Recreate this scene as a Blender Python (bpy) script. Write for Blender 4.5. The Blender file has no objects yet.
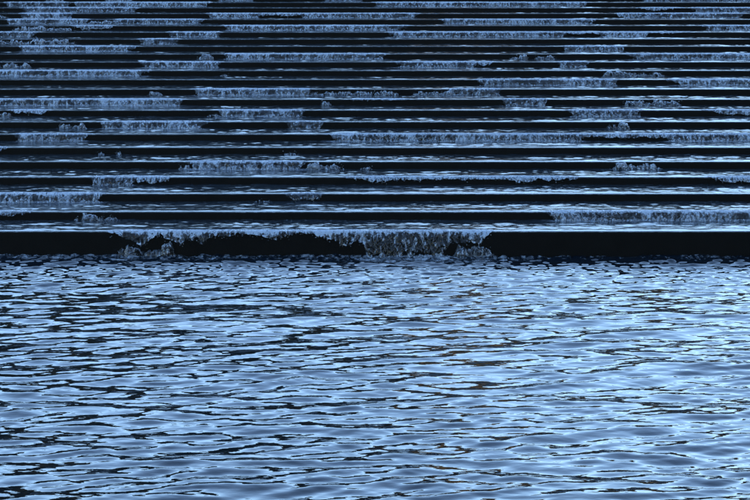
import bpy, math
import numpy as np

R = math.radians
scene = bpy.context.scene
col = scene.collection

# ------------------------------------------------------------------ camera
PITCH = 0.1496                 # radians below the horizon
FPX = 1800.0                   # focal length in pixels of a 750 px wide frame
RISE, TREAD, BASE = 0.15, 1.3177, 0.393
FRONT0 = 28.8526               # distance from the camera to the lowest riser
EYE = BASE + 27 * RISE
NSTEP = 28
HALF = 17.0                    # half width of the staircase
cam_d = bpy.data.cameras.new('camera')
cam = bpy.data.objects.new('camera', cam_d)
col.objects.link(cam)
cam.location = (0, 0, EYE)
cam.rotation_euler = (math.pi / 2 - PITCH, 0, 0)
cam_d.sensor_width = 36.0
cam_d.lens = FPX / 750 * 36.0
cam_d.clip_start = 0.1
cam_d.clip_end = 6000
scene.camera = cam

# ------------------------------------------------------------------ sky, sun, exposure
SUN_EL, SUN_AZ = 11.0, 98.0     # degrees; azimuth clockwise from +Y (behind the stairs)
world = bpy.data.worlds.new('World')
scene.world = world
world.use_nodes = True
wn = world.node_tree
sky = wn.nodes.new('ShaderNodeTexSky')
sky.sky_type = 'NISHITA'
sky.sun_disc = False
sky.sun_elevation = R(SUN_EL)
sky.sun_rotation = R(SUN_AZ)
sky.air_density = 1.0
sky.dust_density = 0.4
sky.ozone_density = 3.0
bg = wn.nodes['Background']
bg.inputs['Strength'].default_value = 0.15
tint = wn.nodes.new('ShaderNodeMix')          # slightly warm tint on the sky colour
tint.data_type = 'RGBA'
tint.blend_type = 'MULTIPLY'
tint.inputs['Factor'].default_value = 1.0
tint.inputs['B'].default_value = (1.14, 1.03, 1.0, 1)
wn.links.new(sky.outputs[0], tint.inputs['A'])
wn.links.new(tint.outputs['Result'], bg.inputs[0])
sun_d = bpy.data.lights.new('sun', 'SUN')
sun_d.energy = 2.0
sun_d.angle = R(0.5)
sun_d.color = (1.0, 0.80, 0.58)
sun = bpy.data.objects.new('sun', sun_d)
col.objects.link(sun)
sun.rotation_euler = (R(90 - SUN_EL), 0, R(180 - SUN_AZ))
sun.location = (30, 60, 30)
vs = scene.view_settings
vs.view_transform = 'Standard'
vs.look = 'None'
vs.exposure = 3.5
vs.gamma = 1.0
vs.use_curve_mapping = False
scene.cycles.max_bounces = 10
scene.cycles.transparent_max_bounces = 16
scene.cycles.caustics_reflective = False
scene.cycles.caustics_refractive = False
scene.cycles.sample_clamp_indirect = 4.0

# ------------------------------------------------------------------ helpers
rng = np.random.default_rng(11)


def front(n):
    return FRONT0 + n * TREAD


def top(n):
    return BASE + n * RISE


def px2x(px, n):
    """x of a photograph column on the front edge of step n"""
    d = front(n) * math.cos(PITCH) + (EYE - top(n)) * math.sin(PITCH)
    return (px - 375.0) / FPX * d


def pscale(n):
    d = front(n) * math.cos(PITCH) + (EYE - top(n)) * math.sin(PITCH)
    return d / FPX                       # metres per photograph pixel


def hash2(ix, iy, seed):
    h = (ix.astype(np.int64) * 374761393 + iy.astype(np.int64) * 668265263 + seed * 974634777) & 0xFFFFFFFF
    h = ((h ^ (h >> 13)) * 1274126177) & 0xFFFFFFFF
    h = ((h ^ (h >> 16)) * 2246822519) & 0xFFFFFFFF
    return ((h ^ (h >> 15)) & 0xFFFFFF) / float(0xFFFFFF)


def noise(x, y, seed=0):
    """value noise in 0..1"""
    x = np.asarray(x, float); y = np.asarray(y, float)
    x, y = np.broadcast_arrays(x, y)
    ix = np.floor(x); iy = np.floor(y)
    fx = x - ix; fy = y - iy
    fx = fx * fx * fx * (fx * (fx * 6 - 15) + 10); fy = fy * fy * fy * (fy * (fy * 6 - 15) + 10)
    a = hash2(ix, iy, seed); b = hash2(ix + 1, iy, seed)
    c = hash2(ix, iy + 1, seed); d = hash2(ix + 1, iy + 1, seed)
    return (a * (1 - fx) + b * fx) * (1 - fy) + (c * (1 - fx) + d * fx) * fy


def fbm(x, y, seed=0, octv=3):
    s = 0; a = 0.5; t = 0
    for o in range(octv):
        s = s + a * noise(x * 2 ** o + 17.3 * o, y * 2 ** o + 5.1 * o, seed + o)
        t += a; a *= 0.5
    return s / t


def sstep(a, b, x):
    t = np.clip((x - a) / (b - a), 0, 1)
    return t * t * (3 - 2 * t)


def mesh_from(name, verts, faces, attrs=None, smooth=True):
    """verts (N,3), faces (M,4) or (M,3) arrays"""
    verts = np.asarray(verts, np.float32); faces = np.asarray(faces, np.int32)
    me = bpy.data.meshes.new(name)
    k = faces.shape[1]
    me.vertices.add(len(verts)); me.vertices.foreach_set('co', verts.ravel())
    me.loops.add(faces.size); me.loops.foreach_set('vertex_index', faces.ravel())
    me.polygons.add(len(faces))
    me.polygons.foreach_set('loop_start', np.arange(0, faces.size, k, dtype=np.int32))
    me.polygons.foreach_set('use_smooth', np.full(len(faces), smooth))
    for an, av in (attrs or {}).items():
        at = me.attributes.new(an, 'FLOAT', 'POINT')
        at.data.foreach_set('value', np.asarray(av, np.float32).ravel())
    me.update(calc_edges=True)
    me.validate()
    return me


def grid_faces(nr, nc):
    i = np.arange(nr * nc).reshape(nr, nc)
    return np.stack([i[:-1, :-1], i[:-1, 1:], i[1:, 1:], i[1:, :-1]], -1).reshape(-1, 4)


def compact(verts, faces, attrs):
    used = np.unique(faces)
    mp = np.full(len(verts), -1, np.int64); mp[used] = np.arange(len(used))
    return verts[used], mp[faces], {k: np.ravel(v)[used] for k, v in attrs.items()}


def obj(name, me, mat, parent=None, **props):
    o = bpy.data.objects.new(name, me)
    if me is not None and mat is not None and len(me.materials) == 0:
        me.materials.append(mat)
    col.objects.link(o)
    if parent:
        o.parent = parent
        o.matrix_parent_inverse = parent.matrix_world.inverted()
    for k, v in props.items():
        o[k] = v
    return o


def empty(name, loc, **props):
    o = bpy.data.objects.new(name, None)
    o.empty_display_size = 0.2
    o.location = loc
    col.objects.link(o)
    o.matrix_world.translation = loc
    for k, v in props.items():
        o[k] = v
    return o


def child(name, me, mat, parent, **props):
    """me is in world coordinates; shift it to the parent's origin"""
    o = bpy.data.objects.new(name, me)
    if len(me.materials) == 0:
        me.materials.append(mat)
    col.objects.link(o)
    o.parent = parent
    off = parent.location
    co = np.empty(len(me.vertices) * 3, np.float32)
    me.vertices.foreach_get('co', co)
    co = co.reshape(-1, 3) - np.array(off[:], np.float32)
    me.vertices.foreach_set('co', co.ravel())
    me.update()
    for k, v in props.items():
        o[k] = v
    return o


# ------------------------------------------------------------------ materials
def new_mat(name):
    m = bpy.data.materials.new(name)
    m.use_nodes = True
    nt = m.node_tree
    return m, nt, nt.nodes['Principled BSDF'], nt.nodes['Material Output']


def mat_pool():
    m, nt, p, out = new_mat('pool_water')
    N = nt.nodes; L = nt.links
    p.inputs['IOR'].default_value = 1.333
    at = N.new('ShaderNodeAttribute'); at.attribute_name = 'foam'
    tc = N.new('ShaderNodeTexCoord')
    mp = N.new('ShaderNodeMapping'); mp.inputs['Scale'].default_value = (1.0, 0.55, 1)
    L.new(tc.outputs['Object'], mp.inputs['Vector'])
    nz = N.new('ShaderNodeTexNoise'); nz.inputs['Scale'].default_value = 11.0; nz.inputs['Detail'].default_value = 6
    nz.inputs['Roughness'].default_value = 0.7
    L.new(mp.outputs[0], nz.inputs['Vector'])
    s1 = N.new('ShaderNodeMath'); s1.operation = 'MULTIPLY_ADD'
    s1.inputs[1].default_value = 3.5; s1.inputs[2].default_value = -1.75
    L.new(nz.outputs[0], s1.inputs[0])
    s2 = N.new('ShaderNodeMath'); s2.operation = 'ADD'; s2.use_clamp = True
    L.new(s1.outputs[0], s2.inputs[0]); L.new(at.outputs['Fac'], s2.inputs[1])
    mix = N.new('ShaderNodeMix'); mix.data_type = 'RGBA'
    mix.inputs['A'].default_value = (0.0015, 0.003, 0.005, 1)
    mix.inputs['B'].default_value = (0.13, 0.155, 0.18, 1)
    L.new(s2.outputs[0], mix.inputs['Factor']); L.new(mix.outputs['Result'], p.inputs['Base Color'])
    rr = N.new('ShaderNodeMath'); rr.operation = 'MULTIPLY_ADD'; rr.inputs[1].default_value = 0.3; rr.inputs[2].default_value = 0.02
    L.new(s2.outputs[0], rr.inputs[0]); L.new(rr.outputs[0], p.inputs['Roughness'])
    # capillary ripples too short for the mesh
    mp2 = N.new('ShaderNodeMapping'); mp2.inputs['Scale'].default_value = (0.55, 1.0, 1)
    L.new(tc.outputs['Object'], mp2.inputs['Vector'])
    nb = N.new('ShaderNodeTexNoise'); nb.inputs['Scale'].default_value = 9.0; nb.inputs['Detail'].default_value = 2.5
    nb.inputs['Roughness'].default_value = 0.55
    L.new(mp2.outputs[0], nb.inputs['Vector'])
    b = N.new('ShaderNodeBump'); b.inputs['Strength'].default_value = 1.0; b.inputs['Distance'].default_value = 0.0040
    L.new(nb.outputs[0], b.inputs['Height']); L.new(b.outputs[0], p.inputs['Normal'])
    return m


def mat_stone():
    m, nt, p, out = new_mat('wet_dark_stone')
    N = nt.nodes; L = nt.links
    tc = N.new('ShaderNodeTexCoord')
    n1 = N.new('ShaderNodeTexNoise'); n1.inputs['Scale'].default_value = 3.0; n1.inputs['Detail'].default_value = 8
    n2 = N.new('ShaderNodeTexNoise'); n2.inputs['Scale'].default_value = 60.0; n2.inputs['Detail'].default_value = 4
    L.new(tc.outputs['Object'], n1.inputs['Vector']); L.new(tc.outputs['Object'], n2.inputs['Vector'])
    cr = N.new('ShaderNodeValToRGB')
    cr.color_ramp.elements[0].position = 0.3; cr.color_ramp.elements[0].color = (0.0004, 0.0005, 0.0006, 1)
    cr.color_ramp.elements[1].position = 0.75; cr.color_ramp.elements[1].color = (0.0011, 0.0012, 0.0013, 1)
    L.new(n1.outputs[0], cr.inputs[0]); L.new(cr.outputs[0], p.inputs['Base Color'])
    p.inputs['Roughness'].default_value = 0.5
    p.inputs['Specular IOR Level'].default_value = 0.035
    b = N.new('ShaderNodeBump'); b.inputs['Strength'].default_value = 0.25; b.inputs['Distance'].default_value = 0.01
    L.new(n2.outputs[0], b.inputs['Height']); L.new(b.outputs[0], p.inputs['Normal'])
    return m


def mat_foamy(name, transp, foam_gain, foam_col=(0.155, 0.19, 0.23), scale=28.0, stretch=(1, 1, 0.45)):
    """clear water (transparent + fresnel gloss) mixed with scattering foam by the 'foam' attribute"""
    m, nt, p, out = new_mat(name)
    N = nt.nodes; L = nt.links
    at = N.new('ShaderNodeAttribute'); at.attribute_name = 'foam'
    tc = N.new('ShaderNodeTexCoord')
    mp = N.new('ShaderNodeMapping'); mp.inputs['Scale'].default_value = stretch
    L.new(tc.outputs['Object'], mp.inputs['Vector'])
    nz = N.new('ShaderNodeTexNoise'); nz.inputs['Scale'].default_value = scale; nz.inputs['Detail'].default_value = 4
    nz.inputs['Roughness'].default_value = 0.65
    L.new(mp.outputs[0], nz.inputs['Vector'])
    bump = N.new('ShaderNodeBump'); bump.inputs['Strength'].default_value = 0.8; bump.inputs['Distance'].default_value = 0.012
    L.new(nz.outputs[0], bump.inputs['Height'])
    # foam factor = clamp(((noise - 0.5) * 2.4 + foam) * gain)
    s1 = N.new('ShaderNodeMath'); s1.operation = 'MULTIPLY_ADD'
    s1.inputs[1].default_value = 3.8; s1.inputs[2].default_value = -1.95
    L.new(nz.outputs[0], s1.inputs[0])
    s2 = N.new('ShaderNodeMath'); s2.operation = 'ADD'
    L.new(s1.outputs[0], s2.inputs[0]); L.new(at.outputs['Fac'], s2.inputs[1])
    s3 = N.new('ShaderNodeMath'); s3.operation = 'MULTIPLY'; s3.use_clamp = True
    s3.inputs[1].default_value = foam_gain
    L.new(s2.outputs[0], s3.inputs[0])
    # clear part
    lw = N.new('ShaderNodeLayerWeight'); lw.inputs['Blend'].default_value = 0.5
    L.new(bump.outputs[0], lw.inputs['Normal'])
    pw = N.new('ShaderNodeMath'); pw.operation = 'POWER'; pw.inputs[1].default_value = 4.0
    L.new(lw.outputs['Facing'], pw.inputs[0])
    fr = N.new('ShaderNodeMath'); fr.operation = 'MULTIPLY_ADD'; fr.inputs[1].default_value = 0.9; fr.inputs[2].default_value = 0.012
    L.new(pw.outputs[0], fr.inputs[0])
    gl = N.new('ShaderNodeBsdfGlossy'); gl.inputs['Roughness'].default_value = 0.06
    L.new(bump.outputs[0], gl.inputs['Normal'])
    tr = N.new('ShaderNodeBsdfTransparent'); tr.inputs['Color'].default_value = (transp, transp * 1.01, transp * 1.02, 1)
    mx1 = N.new('ShaderNodeMixShader')
    L.new(fr.outputs[0], mx1.inputs[0]); L.new(tr.outputs[0], mx1.inputs[1]); L.new(gl.outputs[0], mx1.inputs[2])
    # foam
    p.inputs['Base Color'].default_value = (*foam_col, 1)
    p.inputs['Roughness'].default_value = 0.25
    p.inputs['IOR'].default_value = 1.333
    L.new(bump.outputs[0], p.inputs['Normal'])
    tl = N.new('ShaderNodeBsdfTranslucent'); tl.inputs['Color'].default_value = (*foam_col, 1)
    mx0 = N.new('ShaderNodeMixShader'); mx0.inputs[0].default_value = 0.3
    L.new(p.outputs[0], mx0.inputs[1]); L.new(tl.outputs[0], mx0.inputs[2])
    mx2 = N.new('ShaderNodeMixShader')
    L.new(s3.outputs[0], mx2.inputs[0]); L.new(mx1.outputs[0], mx2.inputs[1]); L.new(mx0.outputs[0], mx2.inputs[2])
    L.new(mx2.outputs[0], out.inputs['Surface'])
    return m


def mat_film():
    """water running over a tread: dark, glossy, streaked with foam"""
    m, nt, p, out = new_mat('running_water')
    N = nt.nodes; L = nt.links
    at = N.new('ShaderNodeAttribute'); at.attribute_name = 'foam'
    tc = N.new('ShaderNodeTexCoord')
    mp = N.new('ShaderNodeMapping'); mp.inputs['Scale'].default_value = (1.0, 0.8, 1)
    L.new(tc.outputs['Object'], mp.inputs['Vector'])
    nz = N.new('ShaderNodeTexNoise'); nz.inputs['Scale'].default_value = 14.0; nz.inputs['Detail'].default_value = 6
    nz.inputs['Roughness'].default_value = 0.7
    L.new(mp.outputs[0], nz.inputs['Vector'])
    s1 = N.new('ShaderNodeMath'); s1.operation = 'MULTIPLY_ADD'
    s1.inputs[1].default_value = 2.6; s1.inputs[2].default_value = -1.3
    L.new(nz.outputs[0], s1.inputs[0])
    s2 = N.new('ShaderNodeMath'); s2.operation = 'ADD'; s2.use_clamp = True
    L.new(s1.outputs[0], s2.inputs[0]); L.new(at.outputs['Fac'], s2.inputs[1])
    mix = N.new('ShaderNodeMix'); mix.data_type = 'RGBA'
    mix.inputs['A'].default_value = (0.006, 0.009, 0.012, 1)
    mix.inputs['B'].default_value = (0.10, 0.12, 0.145, 1)
    L.new(s2.outputs[0], mix.inputs['Factor']); L.new(mix.outputs['Result'], p.inputs['Base Color'])
    rr = N.new('ShaderNodeMath'); rr.operation = 'MULTIPLY_ADD'; rr.inputs[1].default_value = 0.3; rr.inputs[2].default_value = 0.05
    L.new(s2.outputs[0], rr.inputs[0]); L.new(rr.outputs[0], p.inputs['Roughness'])
    p.inputs['IOR'].default_value = 1.333
    b = N.new('ShaderNodeBump'); b.inputs['Strength'].default_value = 0.3; b.inputs['Distance'].default_value = 0.01
    L.new(nz.outputs[0], b.inputs['Height']); L.new(b.outputs[0], p.inputs['Normal'])
    return m


def mat_ground():
    m, nt, p, out = new_mat('ground_grass')
    N = nt.nodes; L = nt.links
    n1 = N.new('ShaderNodeTexNoise'); n1.inputs['Scale'].default_value = 0.8; n1.inputs['Detail'].default_value = 8
    tc = N.new('ShaderNodeTexCoord'); L.new(tc.outputs['Object'], n1.inputs['Vector'])
    cr = N.new('ShaderNodeValToRGB')
    cr.color_ramp.elements[0].color = (0.03, 0.045, 0.015, 1); cr.color_ramp.elements[1].color = (0.07, 0.08, 0.035, 1)
    L.new(n1.outputs[0], cr.inputs[0]); L.new(cr.outputs[0], p.inputs['Base Color'])
    p.inputs['Roughness'].default_value = 0.9
    return m


def mat_wood():
    m, nt, p, out = new_mat('dark_woodland')
    N = nt.nodes; L = nt.links
    n1 = N.new('ShaderNodeTexNoise'); n1.inputs['Scale'].default_value = 0.7; n1.inputs['Detail'].default_value = 8
    tc = N.new('ShaderNodeTexCoord'); L.new(tc.outputs['Object'], n1.inputs['Vector'])
    cr = N.new('ShaderNodeValToRGB')
    cr.color_ramp.elements[0].position = 0.53; cr.color_ramp.elements[0].color = (0.004, 0.005, 0.002, 1)
    cr.color_ramp.elements[1].position = 0.66; cr.color_ramp.elements[1].color = (0.12, 0.082, 0.036, 1)
    # warm brown painted in to the right only, for golden glints in the pool
    sx = N.new('ShaderNodeSeparateXYZ'); L.new(tc.outputs['Object'], sx.inputs[0])
    mr = N.new('ShaderNodeMapRange'); mr.inputs['From Min'].default_value = -12; mr.inputs['From Max'].default_value = 4
    mr.inputs['To Min'].default_value = -0.3; mr.inputs['To Max'].default_value = 0.04; mr.clamp = True
    L.new(sx.outputs['X'], mr.inputs['Value'])
    ad = N.new('ShaderNodeMath'); ad.operation = 'ADD'
    L.new(n1.outputs[0], ad.inputs[0]); L.new(mr.outputs[0], ad.inputs[1])
    L.new(ad.outputs[0], cr.inputs[0]); L.new(cr.outputs[0], p.inputs['Base Color'])
    p.inputs['Roughness'].default_value = 0.95
    p.inputs['Specular IOR Level'].default_value = 0.05
    return m


M_WOOD = mat_wood()
M_POOL = mat_pool()
M_STONE = mat_stone()
M_FILM = mat_film()
M_SHEET = mat_foamy('falling_water', 0.80, 1.0)
M_SPLASH = mat_foamy('splashing_water', 0.85, 1.0, scale=24.0, stretch=(1, 1, 1))
M_DROP = mat_foamy('water_drops', 0.6, 1.0, foam_col=(0.24, 0.28, 0.31))
M_GROUND = mat_ground()

# ------------------------------------------------------------------ ground
def box_mesh(name, x0, x1, y0, y1, z0, z1):
    v = [(x, y, z) for z in (z0, z1) for y in (y0, y1) for x in (x0, x1)]
    f = [(0, 2, 3, 1), (4, 5, 7, 6), (0, 1, 5, 4), (2, 6, 7, 3), (0, 4, 6, 2), (1, 3, 7, 5)]
    return mesh_from(name, v, f, smooth=False)


obj('ground', box_mesh('ground', -2000, 2000, -2000, 2000, -1.6, -1.2), M_GROUND, kind='structure')
YT = front(NSTEP - 1) + TREAD
ZT = top(NSTEP - 1)
obj('terrace_ground', box_mesh('terrace_ground', -600, 600, YT + 0.01, 1800, -1.15, ZT + 0.005), M_GROUND, kind='structure')
for sx in (-1, 1):     # grassy banks beside the staircase
    xs = (HALF + 0.02, 600)
    v = []
    for x in xs:
        v += [(sx * x, FRONT0 - 0.3, -1.15), (sx * x, FRONT0 - 0.3, 0.5), (sx * x, YT, ZT + 0.45), (sx * x, YT, -1.15)]
    f = [(0, 1, 2, 3), (7, 6, 5, 4), (1, 5, 6, 2), (0, 4, 5, 1)]
    obj('bank', mesh_from('bank', v, f, smooth=False), M_GROUND, kind='structure')

# dark wooded hill behind the head of the stairs (above the frame, it shows in the pool)
hx = np.linspace(-160, 160, 321); hy = np.linspace(YT + 30, YT + 130, 60)
HX, HY = np.meshgrid(hx, hy)
ridge = np.interp(hx, [-160, -60, -22, -6, 10, 30, 70, 160], [27, 27, 25, 21, 17, 14.5, 13.5, 14])[None, :]
env = sstep(YT + 30, YT + 50, HY)
HZ = ZT - 0.5 + env * (ridge * (0.72 + 0.45 * fbm(HX / 7.0, HY / 9.0, 401, 3)) + 1.6 * fbm(HX / 1.8, HY / 2.0, 405, 2) - 1.0)
obj('offscreen_hill', mesh_from('offscreen_hill', np.stack([HX, HY, HZ], -1).reshape(-1, 3), grid_faces(*HX.shape)), M_WOOD, kind='structure')

hx = np.linspace(62, 240, 150); hy = np.linspace(-150, 108, 170)      # unseen wooded rise, added to keep the low sun off the pool
HX, HY = np.meshgrid(hx, hy)
env = sstep(62, 92, HX) * sstep(-150, -110, HY) * (1 - sstep(90, 106, HY))
HZ = -1.0 + env * (36 * (0.8 + 0.35 * fbm(HX / 9.0, HY / 9.0, 421, 3)) + 1.8 * fbm(HX / 2.4, HY / 2.4, 425, 2))
obj('offscreen_hill', mesh_from('offscreen_hill', np.stack([HX, HY, HZ], -1).reshape(-1, 3), grid_faces(*HX.shape)), M_WOOD, kind='structure')

# ------------------------------------------------------------------ the staircase
stairs = empty('water_staircase', (0, FRONT0, 0),
               label='wide black stone staircase with water running down it into the pool', category='staircase')


def step_mesh(h, last):
    """one long slab: eased nosing at the front, tucked under the riser behind"""
    b = 0.008
    prof = [(0.0, -h), (0.0, -b), (b * 0.3, -b * 0.3), (b, 0.0), (TREAD + 0.04, 0.0), (TREAD + 0.04, -h)]
    v = [(x, y, z) for x in (-HALF, HALF) for (y, z) in prof]
    k = len(prof)
    f4 = [(i, i + k, (i + 1) % k + k, (i + 1) % k) for i in range(k)]
    me = bpy.data.meshes.new('step')
    me.from_pydata(v, [], f4 + [tuple(range(k)), tuple(range(2 * k - 1, k - 1, -1))])
    return me


me_step = step_mesh(RISE + 0.03, False)
me_base = step_mesh(BASE + 0.9, True)
for n in range(NSTEP):
    me = me_base if n == 0 else me_step
    if not me.materials:
        me.materials.append(M_STONE)
    o = bpy.data.objects.new('step', me)
    col.objects.link(o)
    o.parent = stairs
    # each slab sits a hair above the back of the one below
    o.location = (0, front(n) - FRONT0, top(n))

# ------------------------------------------------------------------ what falls where (columns of the photograph, step by step)
# kind: C full curtain, F ragged fringe that has not reached the next tread, S splash standing on the tread below
# (step, kind, x0, x1, left slant, right slant, strength, depth for fringes / height in metres for splashes)
FALLS = [
    (0, 'F', 108, 366, 26, 8, 0.85, 0.36), (0, 'C', 366, 451, 3, 3, 0.60, 1.0), (0, 'F', 451, 494, 4, 6, 0.8, 0.45),
    (0, 'S', 114, 176, 6, 6, 0.12, 0.19), (0, 'S', 453, 494, 6, 6, 0.12, 0.17),
    (1, 'F', -6, 32, 1, 20, 0.8, 0.45), (1, 'S', 74, 121, 6, 6, 0.25, 0.10), (1, 'C', 546, 756, 12, 4, 0.62, 1.0),
    (2, 'C', -6, 106, 2, 8, 0.80, 1.0), (2, 'F', 284, 324, 8, 10, 0.35, 0.6), (2, 'S', 255, 270, 4, 4, 0.3, 0.05),
    (3, 'C', 89, 138, 6, 6, 0.40, 1.0), (3, 'F', 134, 170, 3, 10, 0.95, 0.62), (3, 'F', 344, 578, 24, 16, 0.95, 0.45),
    (3, 'F', 708, 756, 14, 2, 0.95, 0.5),
    (4, 'C', 186, 308, 10, 14, 0.78, 1.0), (4, 'S', 178, 192, 3, 3, 0.5, 0.13), (4, 'S', 306, 344, 6, 10, 0.38, 0.11),
    (4, 'S', 359, 372, 3, 3, 0.5, 0.09), (4, 'S', 611, 662, 6, 8, 0.55, 0.12),
    (5, 'F', -6, 9, 1, 8, 0.8, 0.5), (5, 'S', 97, 105, 2, 2, 0.3, 0.12), (5, 'S', 115, 122, 2, 2, 0.25, 0.09),
    (5, 'S', 282, 299, 3, 4, 0.35, 0.05),
    (6, 'C', 14, 91, 7, 8, 0.62, 1.0), (6, 'C', 325, 586, 14, 6, 0.75, 1.0), (6, 'F', 580, 672, 3, 3, 0.95, 0.45),
    (6, 'C', 664, 756, 6, 2, 0.75, 1.0),
    (7, 'S', 58, 88, 5, 6, 0.45, 0.12), (7, 'C', 99, 211, 6, 14, 0.80, 1.0), (7, 'C', 286, 326, 2, 6, 0.32, 1.0),
    (7, 'S', 606, 629, 4, 2, 0.4, 0.12),
    (8, 'F', 9, 50, 10, 8, 0.95, 0.6), (8, 'S', -6, 14, 2, 4, 0.35, 0.1), (8, 'C', 218, 306, 6, 8, 0.78, 1.0),
    (8, 'S', 207, 221, 3, 3, 0.5, 0.08), (8, 'C', 566, 642, 10, 1, 0.55, 1.0), (8, 'F', 702, 756, 16, 2, 0.95, 0.5),
    (9, 'C', -6, 184, 2, 4, 0.92, 1.0), (9, 'F', 348, 410, 8, 8, 0.9, 0.16), (9, 'S', 320, 332, 4, 3, 0.35, 0.1),
    (9, 'C', 500, 548, 6, 3, 0.40, 1.0), (9, 'S', 622, 682, 5, 10, 0.52, 0.12),
    (10, 'C', 192, 312, 8, 3, 0.80, 1.0), (10, 'S', 308, 400, 4, 4, 0.55, 0.085), (10, 'S', 412, 452, 4, 3, 0.6, 0.10),
    (10, 'C', 448, 502, 2, 2, 0.50, 1.0), (10, 'S', 148, 164, 4, 4, 0.4, 0.08),
    (11, 'C', 476, 621, 8, 8, 0.58, 1.0), (11, 'C', 666, 756, 18, 2, 0.92, 1.0),
    (12, 'C', -6, 150, 2, 16, 0.95, 1.0), (12, 'S', 220, 229, 2, 3, 0.3, 0.09), (12, 'S', 602, 666, 5, 12, 0.52, 0.13),
    (13, 'S', -6, 33, 2, 6, 0.65, 0.12), (13, 'C', 140, 222, 8, 5, 0.72, 1.0), (13, 'C', 390, 478, 18, 4, 0.85, 1.0),
    (13, 'F', 474, 500, 3, 16, 0.9, 0.5), (13, 'C', 556, 592, 4, 7, 0.42, 1.0),
    (14, 'S', 197, 214, 6, 3, 0.5, 0.15), (14, 'C', 222, 388, 6, 6, 0.82, 1.0), (14, 'S', 509, 528, 5, 3, 0.6, 0.12),
    (14, 'S', 533, 556, 4, 5, 0.5, 0.11), (14, 'C', 624, 756, 16, 2, 0.80, 1.0),
    (15, 'C', 19, 138, 6, 14, 0.92, 1.0), (15, 'C', 562, 625, 3, 3, 0.52, 1.0),
    (16, 'S', -6, 78, 2, 4, 0.65, 0.13), (16, 'C', 138, 181, 6, 6, 0.62, 1.0),
    (17, 'C', -6, 40, 2, 10, 0.62, 1.0), (17, 'C', 167, 222, 5, 4, 0.66, 1.0), (17, 'C', 386, 567, 12, 4, 0.72, 1.0),
    (17, 'F', 564, 602, 3, 3, 0.95, 0.4), (17, 'C', 598, 652, 4, 8, 0.90, 1.0), (17, 'F', 648, 692, 3, 20, 0.95, 0.3),
    (18, 'S', 12, 76, 8, 6, 0.65, 0.11), (18, 'F', 70, 114, 10, 8, 0.95, 0.65), (18, 'C', 222, 412, 8, 18, 0.74, 1.0),
    (18, 'C', 700, 756, 10, 2, 0.70, 1.0),
    (19, 'C', 6, 90, 4, 6, 0.88, 1.0), (19, 'S', 84, 122, 4, 4, 0.7, 0.10), (19, 'C', 114, 206, 5, 10, 0.88, 1.0),
    (19, 'C', 440, 600, 6, 16, 0.78, 1.0),
    (20, 'C', 19, 76, 7, 5, 0.88, 1.0), (20, 'S', -6, 9, 2, 3, 0.5, 0.12), (20, 'C', 206, 262, 5, 4, 0.75, 1.0),
    (20, 'F', 258, 304, 2, 3, 0.95, 0.6), (20, 'C', 300, 420, 3, 8, 0.70, 1.0), (20, 'C', 616, 746, 6, 8, 0.62, 1.0),
    (21, 'C', 20, 140, 6, 6, 0.48, 1.0), (21, 'F', 638, 684, 10, 12, 0.95, 0.6), (21, 'C', 690, 756, 6, 2, 0.72, 1.0),
    (22, 'C', 4, 72, 4, 4, 0.45, 1.0), (22, 'C', 74, 212, 5, 5, 0.85, 1.0), (22, 'C', 372, 590, 6, 10, 0.78, 1.0),
    (23, 'C', 44, 68, 4, 4, 0.6, 1.0), (23, 'C', 104, 136, 4, 4, 0.75, 1.0), (23, 'C', 214, 256, 4, 4, 0.6, 1.0),
    (23, 'C', 322, 364, 4, 4, 0.5, 1.0), (23, 'C', 640, 752, 4, 4, 0.6, 1.0),
]

# how far (photograph pixels) the water hangs over the lowest step, column by column
PROFILE0 = [(106, 0), (112, 2), (120, 4), (132, 8), (142, 14), (148, 10), (160, 4), (172, 8), (183, 11), (192, 7), (203, 11), (208, 6),
            (225, 5), (250, 3), (276, 7), (290, 4), (300, 1), (312, 3), (330, 8), (346, 15), (356, 11), (364, 12), (369, 25), (385, 24),
            (402, 23), (418, 19), (432, 24), (446, 18), (452, 9), (460, 11), (475, 11), (485, 7), (492, 1), (500, 0)]

ORD = ('lowest first second third fourth fifth sixth seventh eighth ninth tenth eleventh twelfth thirteenth fourteenth fifteenth '
       'sixteenth seventeenth eighteenth nineteenth twentieth twenty-first twenty-second twenty-third twenty-fourth').split()


def place_word(c):
    for lim, w in ((50, 'at the left edge'), (130, 'far left'), (235, 'in the left third'), (330, 'left of centre'), (420, 'at the centre'),
                   (520, 'right of centre'), (620, 'in the right third'), (705, 'far right'), (900, 'at the right edge')):
        if c < lim:
            return w


# ------------------------------------------------------------------ flowing water on the treads
water_root = empty('flowing_water', (0, FRONT0, 0), kind='structure')


def depth_at(y):
    """depth of the running water: it draws down as it speeds up towards the lip"""
    return 0.008 + 0.012 * (1 - (1 - np.clip(y / 0.20, 0, 1)) ** 2)


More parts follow.
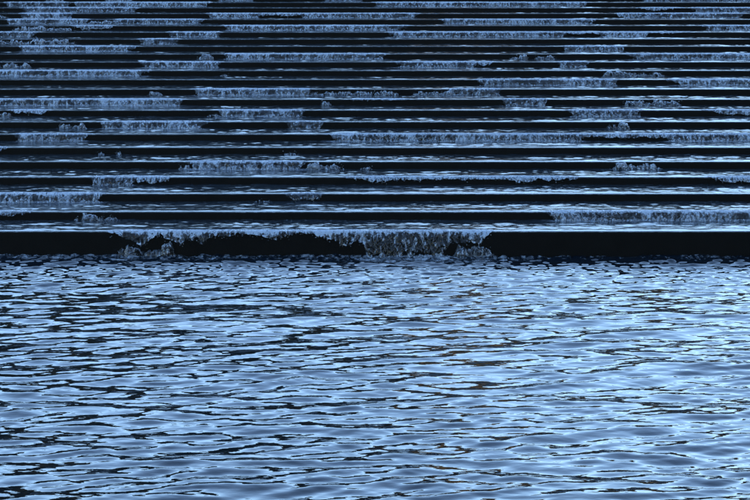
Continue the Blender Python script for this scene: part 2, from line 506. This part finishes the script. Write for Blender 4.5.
def film(n):
    sc = pscale(n) / pscale(0)
    edge = px2x(765, n) + 0.4
    dx = 0.017 * sc
    xs = np.arange(-edge, edge + dx, dx)
    xs = np.concatenate([np.linspace(-HALF + 0.01, -edge - 0.1, 24), xs, np.linspace(edge + 0.1, HALF - 0.01, 24)]) if edge < HALF - 0.5 else \
        np.linspace(-HALF + 0.01, HALF - 0.01, int(2 * HALF / dx))
    yb = TREAD - 0.003
    ys = np.concatenate([[-0.009, -0.007, -0.003, 0.004], np.linspace(0.02, yb, 40)])
    X, Y = np.meshgrid(xs, ys)
    sd = 100 + n * 7
    wob = (fbm(X / 0.35, Y / 0.22, sd, 3) - 0.5) * 0.026 + (fbm(X / 0.10, Y / 0.08, sd + 3, 2) - 0.5) * 0.009
    pulse = fbm(X / 1.6, Y / 0.4, sd + 5, 2)
    base = depth_at(Y) + 0.006 * (pulse - 0.5) * sstep(0, 0.3, Y)
    lip = sstep(0.0, 0.24, Y)
    Z = top(n) + base + wob * (0.10 + 0.90 * lip) * (0.4 + 1.1 * pulse)
    Z = np.maximum(Z, top(n) + 0.004)
    # the lip: round over and end just below the nosing
    Z[0] = top(n) - 0.005 - 0.004 * noise(xs / 0.05, 0 * xs, sd + 8)
    Z[1] = top(n) + 0.002
    Z[2] = np.minimum(Z[2], top(n) + 0.009)
    # foam, thicker where a fall from the step above lands
    foam = -0.15 + 0.5 * (fbm(X / 0.6, Y / 0.28, sd + 11, 3) - 0.5) + 0.22 * np.exp(-(Y / 0.16) ** 2) * (0.5 + fbm(X / 0.9, Y * 0, sd + 13, 2))
    for (m, kind, a, b, sl, sr, st, dp) in FALLS:
        if m == n + 1:
            xa, xb = px2x(a, m), px2x(b, m)
            inx = sstep(xa - 0.15, xa + 0.15, X) * (1 - sstep(xb - 0.15, xb + 0.15, X))
            yc = TREAD - 0.11
            k = {'C': 0.75, 'F': 0.1, 'S': 0.5}[kind]
            foam = foam + inx * st * k * (np.exp(-((Y - yc) / 0.13) ** 2) + 0.30 * sstep(0, 0.4, Y))
        if m == n and kind != 'S':
            xa, xb = px2x(a, m), px2x(b, m)
            inx = sstep(xa - 0.1, xa + 0.2, X) * (1 - sstep(xb - 0.2, xb + 0.1, X))
            foam = foam + inx * st * 0.55 * np.exp(-(Y / 0.22) ** 2)
            Z[4:] += (inx * 0.012 * np.exp(-((Y - 0.05) / 0.10) ** 2))[4:]
    V = np.stack([X, Y + front(n), Z], -1).reshape(-1, 3)
    return mesh_from('water_film', V, grid_faces(*X.shape), {'foam': np.clip(foam, -0.5, 1.2)})


for n in range(NSTEP - 1):
    child('water_film', film(n), M_FILM, water_root)

# ------------------------------------------------------------------ falling water
G = 9.81


def octa(points, radii, stretch):
    """many little drops in one mesh: octahedra drawn out downwards"""
    base = np.array([(1, 0, 0), (0, 1, 0), (-1, 0, 0), (0, -1, 0), (0, 0, 1), (0, 0, -1)], float)
    fc = np.array([(0, 1, 4), (1, 2, 4), (2, 3, 4), (3, 0, 4), (1, 0, 5), (2, 1, 5), (3, 2, 5), (0, 3, 5)])
    k = len(points)
    s = np.stack([radii, radii, radii * stretch], -1)
    V = points[:, None, :] + base[None] * s[:, None, :]
    F = fc[None] + (np.arange(k) * 6)[:, None, None]
    return V.reshape(-1, 3), F.reshape(-1, 3)


def sheet(n, kind, a, b, sl, sr, st, dp, seed):
    xa, xb = px2x(a, n), px2x(b, n)
    ps = pscale(n)
    h = (BASE if n == 0 else RISE) + 0.012
    dx = 0.0095 * ps / pscale(0)
    xs = np.arange(xa, xb, dx)
    nl = len(xs)
    w1, w2 = max(sl * ps * 1.15, 4 * ps), max(sr * ps * 1.15, 4 * ps)
    jit = (fbm(xs / 0.07, 0 * xs, seed, 3) - 0.5) * 1.5
    ramp = np.clip((xs - xa) / w1 + jit * 0.5, 0.02, 1) * np.clip((xb - xs) / w2 + jit * 0.5, 0.02, 1)
    if n == 0:
        pr = np.array(PROFILE0)
        dep = np.interp(xs, px2x(pr[:, 0], 0), pr[:, 1] * ps)
        Ln = np.clip(dep * (0.72 + 0.6 * fbm(xs / 0.07, 0 * xs, seed + 1, 3)), 0.012, h * 0.985)
    elif kind == 'C':
        rag = 1 - 0.10 * fbm(xs / 0.05, 0 * xs, seed + 1, 2)
        Ln = h * np.clip(ramp * (rag + 0.14), 0.05, 1.0)
    else:
        f1 = fbm(xs / 0.55, 0 * xs, seed + 1, 2)
        f2 = fbm(xs / 0.09, 0 * xs, seed + 2, 3)
        Ln = h * np.clip(ramp ** 0.7 * dp * (0.15 + 1.0 * f1 + 0.75 * f2 ** 1.5), 0.05, 0.95)
    nr = int(np.ceil(h / 0.0085))
    v = np.linspace(0, 1, nr)
    S = v[:, None] * Ln[None, :]                          # drop below the lip
    X = np.repeat(xs[None, :], nr, 0)
    tt = np.sqrt(2 * np.maximum(S, 0) / G)
    v0 = 0.55 + 0.35 * fbm(xs / 0.7, 0 * xs, seed + 3, 2)[None, :]
    off = v0 * tt
    grow = sstep(0.0, 0.08, S)
    Y = front(n) - 0.012 - off
    Y = Y - (fbm(X / 0.06, S / 0.12, seed + 4, 3) - 0.5) * 0.055 * (0.25 + grow)
    Y = Y - (noise(X / 0.018, S / 0.030, seed + 5) - 0.5) * 0.018 * (0.4 + grow)
    X = X + (fbm(X / 0.05, S / 0.05, seed + 6, 2) - 0.5) * 0.022 * grow
    Z = top(n) + 0.020 - S + 0.010 * (fbm(X / 0.08, S * 0, seed + 7, 2) - 0.5)
    # lip rows running back on to the tread
    bk = np.array([0.16, 0.11, 0.07, 0.035, 0.012])
    Xl = np.repeat(xs[None, :], len(bk), 0)
    Yl = front(n) + bk[:, None] + 0 * Xl
    prof = (depth_at(bk) + np.array([-0.008, 0.0, 0.006, 0.011, 0.014]))[:, None]
    Zl = top(n) + prof * (0.75 + 0.5 * ramp[None, :]) + 0.016 * (fbm(Xl / 0.05, Yl / 0.03, seed + 8, 2) - 0.5)
    X = np.concatenate([Xl, X]); Y = np.concatenate([Yl, Y]); Z = np.concatenate([Zl, Z])
    V1 = np.concatenate([np.repeat(-bk[:, None], nl, 1) * 0, np.repeat(v[:, None], nl, 1)])
    SS = np.concatenate([np.repeat(-bk[:, None], nl, 1), S])
    # foam: bright lip, clearer middle with streaks, white toe
    streak = fbm(X / 0.045, SS / 0.10 + X / 0.2, seed + 9, 3) + 0.7 * (fbm(X / 0.22, SS / 0.3, seed + 10, 2) - 0.5)
    if kind == 'C':
        hh = SS / h
        foam = st * (0.95 * np.exp(-((SS - 0.0) / 0.030) ** 2) + 0.06 + 0.28 * st + 0.65 * sstep(0.70, 1.0, hh)) + 1.5 * (streak - 0.5)
    else:
        foam = st * (0.50 + 0.35 * np.exp(-(SS / 0.04) ** 2) + 0.25 * sstep(0.75, 1.0, V1)) + 1.1 * (streak - 0.5)
    foam = foam - 0.45 * (1 - np.clip(ramp, 0, 1))[None, :]
    if n == 0:
        foam = 1.0 * np.exp(-(SS / 0.055) ** 2) + 0.02 + 0.30 * sstep(0.75, 1, V1) - 0.12 * sstep(0.08, 0.25, SS) + 2.4 * (streak - 0.52)
    F = grid_faces(*X.shape)
    # holes
    hol = fbm(X / 0.028, SS / 0.040, seed + 12, 2)
    if kind == 'C':
        thr = 0.80 - 0.16 * V1 * (1.2 - st) - (0.10 if n == 0 else 0) * V1
    else:
        thr = 0.84 - 0.34 * V1 ** 2
    bad = (hol > thr)
    keep = (bad.ravel()[F].sum(1) < 3)
    Vv = np.stack([X, Y, Z], -1).reshape(-1, 3)
    Vv, F, at = compact(Vv, F[keep], {'foam': np.clip(foam, -0.6, 1.3)})
    me = mesh_from('water_sheet', Vv, F, at)
    # drops below the ragged edge and in front of the sheet
    rg = np.random.default_rng(seed)
    L_m = xb - xa
    k = int(L_m * (10 if kind == 'F' else 4) * (2.0 if n == 0 else 1))
    ci = rg.integers(0, nl, k)
    if kind == 'F':
        ex = np.abs(rg.normal(0, 0.016, k)) * (1.6 if n == 0 else 1)
        dz = np.minimum(Ln[ci] + ex - 0.006, h - 0.02)
    else:
        dz = Ln[ci] * rg.uniform(0.15, 1.0, k)
    t2 = np.sqrt(2 * dz / G)
    P = np.stack([xs[ci] + rg.normal(0, 0.01, k), front(n) - 0.015 - v0[0, ci] * t2 - np.abs(rg.normal(0, 0.02, k)), top(n) + 0.01 - dz], -1)
    rad = np.clip(rg.lognormal(-5.7, 0.35, k), 0.002, 0.006) * (ps / pscale(0)) ** 0.6
    dv, df = octa(P, rad, rg.uniform(1.0, 1.9, k))
    dm = mesh_from('drops', dv, df, {'foam': rg.uniform(0.3, 1.1, len(dv))}) if k > 2 else None
    return me, dm


def splash(zf, yc, xa, xb, w1, w2, hgt, st, seed, ps, dens=1.0, depth=0.10):
    """lumpy crests of thrown-up water standing on a tread (or on the pool)"""
    rg = np.random.default_rng(seed + 555)
    dx = 0.0085 * ps / pscale(0)
    pad = 0.04
    xs = np.arange(xa - pad, xb + pad, dx)
    ys = np.arange(-depth - pad, depth + pad, 0.010)
    X, Y = np.meshgrid(xs, ys)
    H = np.zeros_like(X)
    k = max(3, int((xb - xa) * 30 * dens))
    cx = rg.uniform(xa, xb, k)
    env = np.clip(np.minimum((cx - xa) / max(w1, 1e-3), (xb - cx) / max(w2, 1e-3)), 0.18, 1)
    env = env * (0.35 + 0.9 * fbm(cx / 0.22, 0 * cx, seed, 2))
    cy = rg.normal(0, depth * 0.45, k)
    hh = np.clip(hgt * env * rg.uniform(0.5, 1.15, k), 0.012, hgt * 1.15)
    rr = np.clip(hh * rg.uniform(0.35, 0.85, k), 0.014, 0.075)
    for i in range(k):
        j0, j1 = np.searchsorted(xs, (cx[i] - rr[i], cx[i] + rr[i]))
        if j1 <= j0:
            continue
        q = 1 - ((X[:, j0:j1] - cx[i]) / rr[i]) ** 2 - ((Y[:, j0:j1] - cy[i]) / (rr[i] * 0.9)) ** 2
        H[:, j0:j1] = np.maximum(H[:, j0:j1], hh[i] * np.sqrt(np.clip(q, 0, 1)))
    rough = fbm(X / 0.030, Y / 0.030, seed + 2, 3)
    H = H * (0.62 + 0.75 * rough)
    Z = zf + 0.002 + H
    XX = X + (fbm(X / 0.04, H / 0.03, seed + 3, 2) - 0.5) * 0.03 * sstep(0.01, 0.06, H)
    YY = Y + (fbm(X / 0.04, H / 0.03, seed + 4, 2) - 0.5) * 0.03 * sstep(0.01, 0.06, H)
    foam = st * (0.25 + 0.45 * sstep(0.4, 1.0, H / max(hgt, 1e-3)) + 0.35 * np.exp(-(H / 0.02) ** 2)) + 1.3 * (rough - 0.5)
    F = grid_faces(*X.shape)
    alive = (H > 0.006).ravel()
    hol = fbm(X / 0.025, Y / 0.02 + H / 0.02, seed + 6, 2).ravel()
    keep = (alive[F].sum(1) >= 2) & ((hol[F] > 0.70).sum(1) < 3)
    V = np.stack([XX, YY + yc, Z], -1).reshape(-1, 3)
    if keep.sum() < 4:
        return None, None
    V, F, at = compact(V, F[keep], {'foam': np.clip(foam, -0.6, 1.2)})
    me = mesh_from('splash_crest', V, F, at)
    kd = int((xb - xa) * 26 * dens) + 3
    P = np.stack([rg.uniform(xa, xb, kd), yc + rg.normal(0, depth * 0.7, kd), zf + 0.01 + np.abs(rg.normal(0, hgt * 0.55, kd))], -1)
    rad = np.clip(rg.lognormal(-5.6, 0.35, kd), 0.002, 0.007) * (ps / pscale(0)) ** 0.6
    dv, df = octa(P, rad, rg.uniform(0.9, 1.5, kd))
    return me, mesh_from('drops', dv, df, {'foam': rg.uniform(0.2, 1.0, len(dv))})


seen = {}
NAMES = {'C': 'water_curtain', 'F': 'water_fringe', 'S': 'water_splash'}
GROUPS = {'C': 'curtains of water falling over the steps', 'F': 'ragged fringes of water hanging over step edges',
          'S': 'splashes thrown up on the steps'}
for idx, (n, kind, a, b, sl, sr, st, dp) in enumerate(FALLS):
    seed = 1000 + idx * 31
    xa, xb = px2x(a, n), px2x(b, n)
    ps = pscale(n)
    zf = (0.0 if n == 0 else top(n - 1) + 0.016)
    width = b - a
    size = 'long' if width > 110 else ('short' if width < 45 else 'mid-length')
    stepw = ORD[n + 1] + ' step from the pool'
    look = 'bright' if st > 0.7 else ('faint' if st < 0.5 else 'pale')
    if kind == 'C':
        what = f'{size} {look} water curtain over the {stepw}'
    elif kind == 'F':
        what = f'{size} {look} ragged water fringe on the {stepw}'
    else:
        what = (f'{size} {look} splash under the {stepw}')
    label = what + ', ' + place_word((max(a, 0) + min(b, 750)) / 2)
    if label in seen:
        label = label.replace('short', 'tiny')
    seen[label] = seen.get(label, 0) + 1
    root = empty(NAMES[kind], ((xa + xb) / 2, front(n) - 0.05, zf), label=label, category={'C': 'waterfall', 'F': 'water fringe', 'S': 'splash'}[kind],
                 group=GROUPS[kind])
    if kind in 'CF':
        me, dm = sheet(n, kind, a, b, sl, sr, st, dp, seed)
        child('water_sheet', me, M_SHEET, root)
        if dm:
            child('drops', dm, M_DROP, root, kind='stuff')
    if kind == 'C':
        ins = 0.35
        me, dm = splash(zf, front(n) - 0.11 - (0.07 if n == 0 else 0), xa + sl * ps * ins, xb - sr * ps * ins, 0.1, 0.1,
                        0.055 if n else 0.07, st * 0.9, seed + 7, ps, dens=1.5, depth=0.06)
        if me:
            child('splash_crest', me, M_SPLASH, root, kind='stuff')
    if kind == 'S':
        me, dm = splash(zf, front(n) - 0.10, xa, xb, sl * ps, sr * ps, dp, st, seed, ps, dens=1.6, depth=0.07)
        if me:
            child('splash_crest', me, M_SPLASH, root, kind='stuff')
            child('drops', dm, M_DROP, root, kind='stuff')
for k, v in seen.items():
    if v > 1:
        print('SAME LABEL', v, k)

# ------------------------------------------------------------------ the pool
def pool():
    xs = np.concatenate([-np.geomspace(60, 9.2, 60), np.arange(-9.0, 9.0, 0.020), np.geomspace(9.2, 60, 60)])
    ys = np.concatenate([-np.geomspace(40, 0.5, 40), np.linspace(0, 13.2, 90), 13.3 + (FRONT0 + 0.03 - 13.3) * (lambda q: q * (0.62 + 0.38 * q))(np.linspace(0, 1, 760))])
    X, Y = np.meshgrid(xs, ys)
    rg = np.random.default_rng(5)
    Z = np.zeros_like(X); DX = np.zeros_like(X); DY = np.zeros_like(X)
    amp_slow = 0.65 + 0.7 * fbm(X / 1.9, Y / 2.2, 71, 2)
    amp_fast = 0.45 + 1.1 * fbm(X / 1.0, Y / 1.3, 75, 2)
    bands = [  # wavelength range, number, rms slope, spread, choice of amplitude field
        (1.3, 3.2, 10, 0.020, 0.40, 0), (0.60, 1.2, 26, 0.036, 0.36, 1), (0.30, 0.60, 36, 0.062, 0.36, 2), (0.15, 0.30, 34, 0.054, 0.42, 2),
        (0.08, 0.15, 24, 0.022, 0.6, 2)]
    for (l0, l1, cnt, rs, spread, which) in bands:
        A = (np.ones_like(X), amp_slow, amp_fast)[which]
        for i in range(cnt):
            lam = math.exp(rg.uniform(math.log(l0), math.log(l1)))
            k = 2 * math.pi / lam
            th = -math.pi / 2 + rg.normal(0.06, spread)
            sl = rs * math.sqrt(2.0 / cnt)
            am = sl / k
            kx, ky = k * math.cos(th), k * math.sin(th)
            ph = kx * X + ky * Y + rg.uniform(0, 6.283)
            c = np.cos(ph)
            Z += A * am * c
            if lam > 0.28:
                s_ = np.sin(ph)
                DX -= 0.9 * am * math.cos(th) * s_; DY -= 0.9 * am * math.sin(th) * s_
    near = 0.16 * np.exp(-((FRONT0 - Y) / 5.0) ** 2) + 0.7 * np.exp(-((FRONT0 - Y) / 2.2) ** 2)                  # short chop sent out by the falling water
    for i in range(46):
        lam = math.exp(rg.uniform(math.log(0.12), math.log(0.34)))
        k = 2 * math.pi / lam
        th = -math.pi / 2 + rg.normal(0, 0.5)
        Z += near * (0.5 + 0.5 * amp_fast) * (0.24 * math.sqrt(2.0 / 46) / k) * np.cos(k * math.cos(th) * X + k * math.sin(th) * Y + rg.uniform(0, 6.283))
    # churned strip under the lowest step
    dist = FRONT0 - Y
    churn = np.exp(-(dist / 0.6) ** 2)
    Z += churn * ((fbm(X / 0.14, Y / 0.10, 91, 3) - 0.5) * 0.07)
    inner = sstep(60, 10, np.abs(X)) * sstep(-2, 12, Y)
    Z *= inner; DX *= inner; DY *= inner
    DY[-3:] = 0
    V = np.stack([X + DX, Y + DY, Z], -1).reshape(-1, 3)
    # bubbles and scum kept against the lowest riser, thickest where water drops in
    fall = np.interp(X, px2x(np.array([-80, 40, 110, 180, 300, 370, 450, 495, 560, 840]), 0), [0.55, 0.5, 0.6, 0.5, 0.3, 0.8, 0.8, 0.6, 0.2, 0.15])
    foam = -1.1 + (0.9 + 0.75 * fall) * np.exp(-(np.maximum(dist, 0) / (0.35 + 0.9 * fall)) ** 2) + 0.5 * (fbm(X / 0.5, Y / 0.5, 95, 2) - 0.5)
    return mesh_from('water', V, grid_faces(*X.shape), {'foam': np.clip(foam, -1.6, 1.0)})


obj('water', pool(), M_POOL, kind='structure')
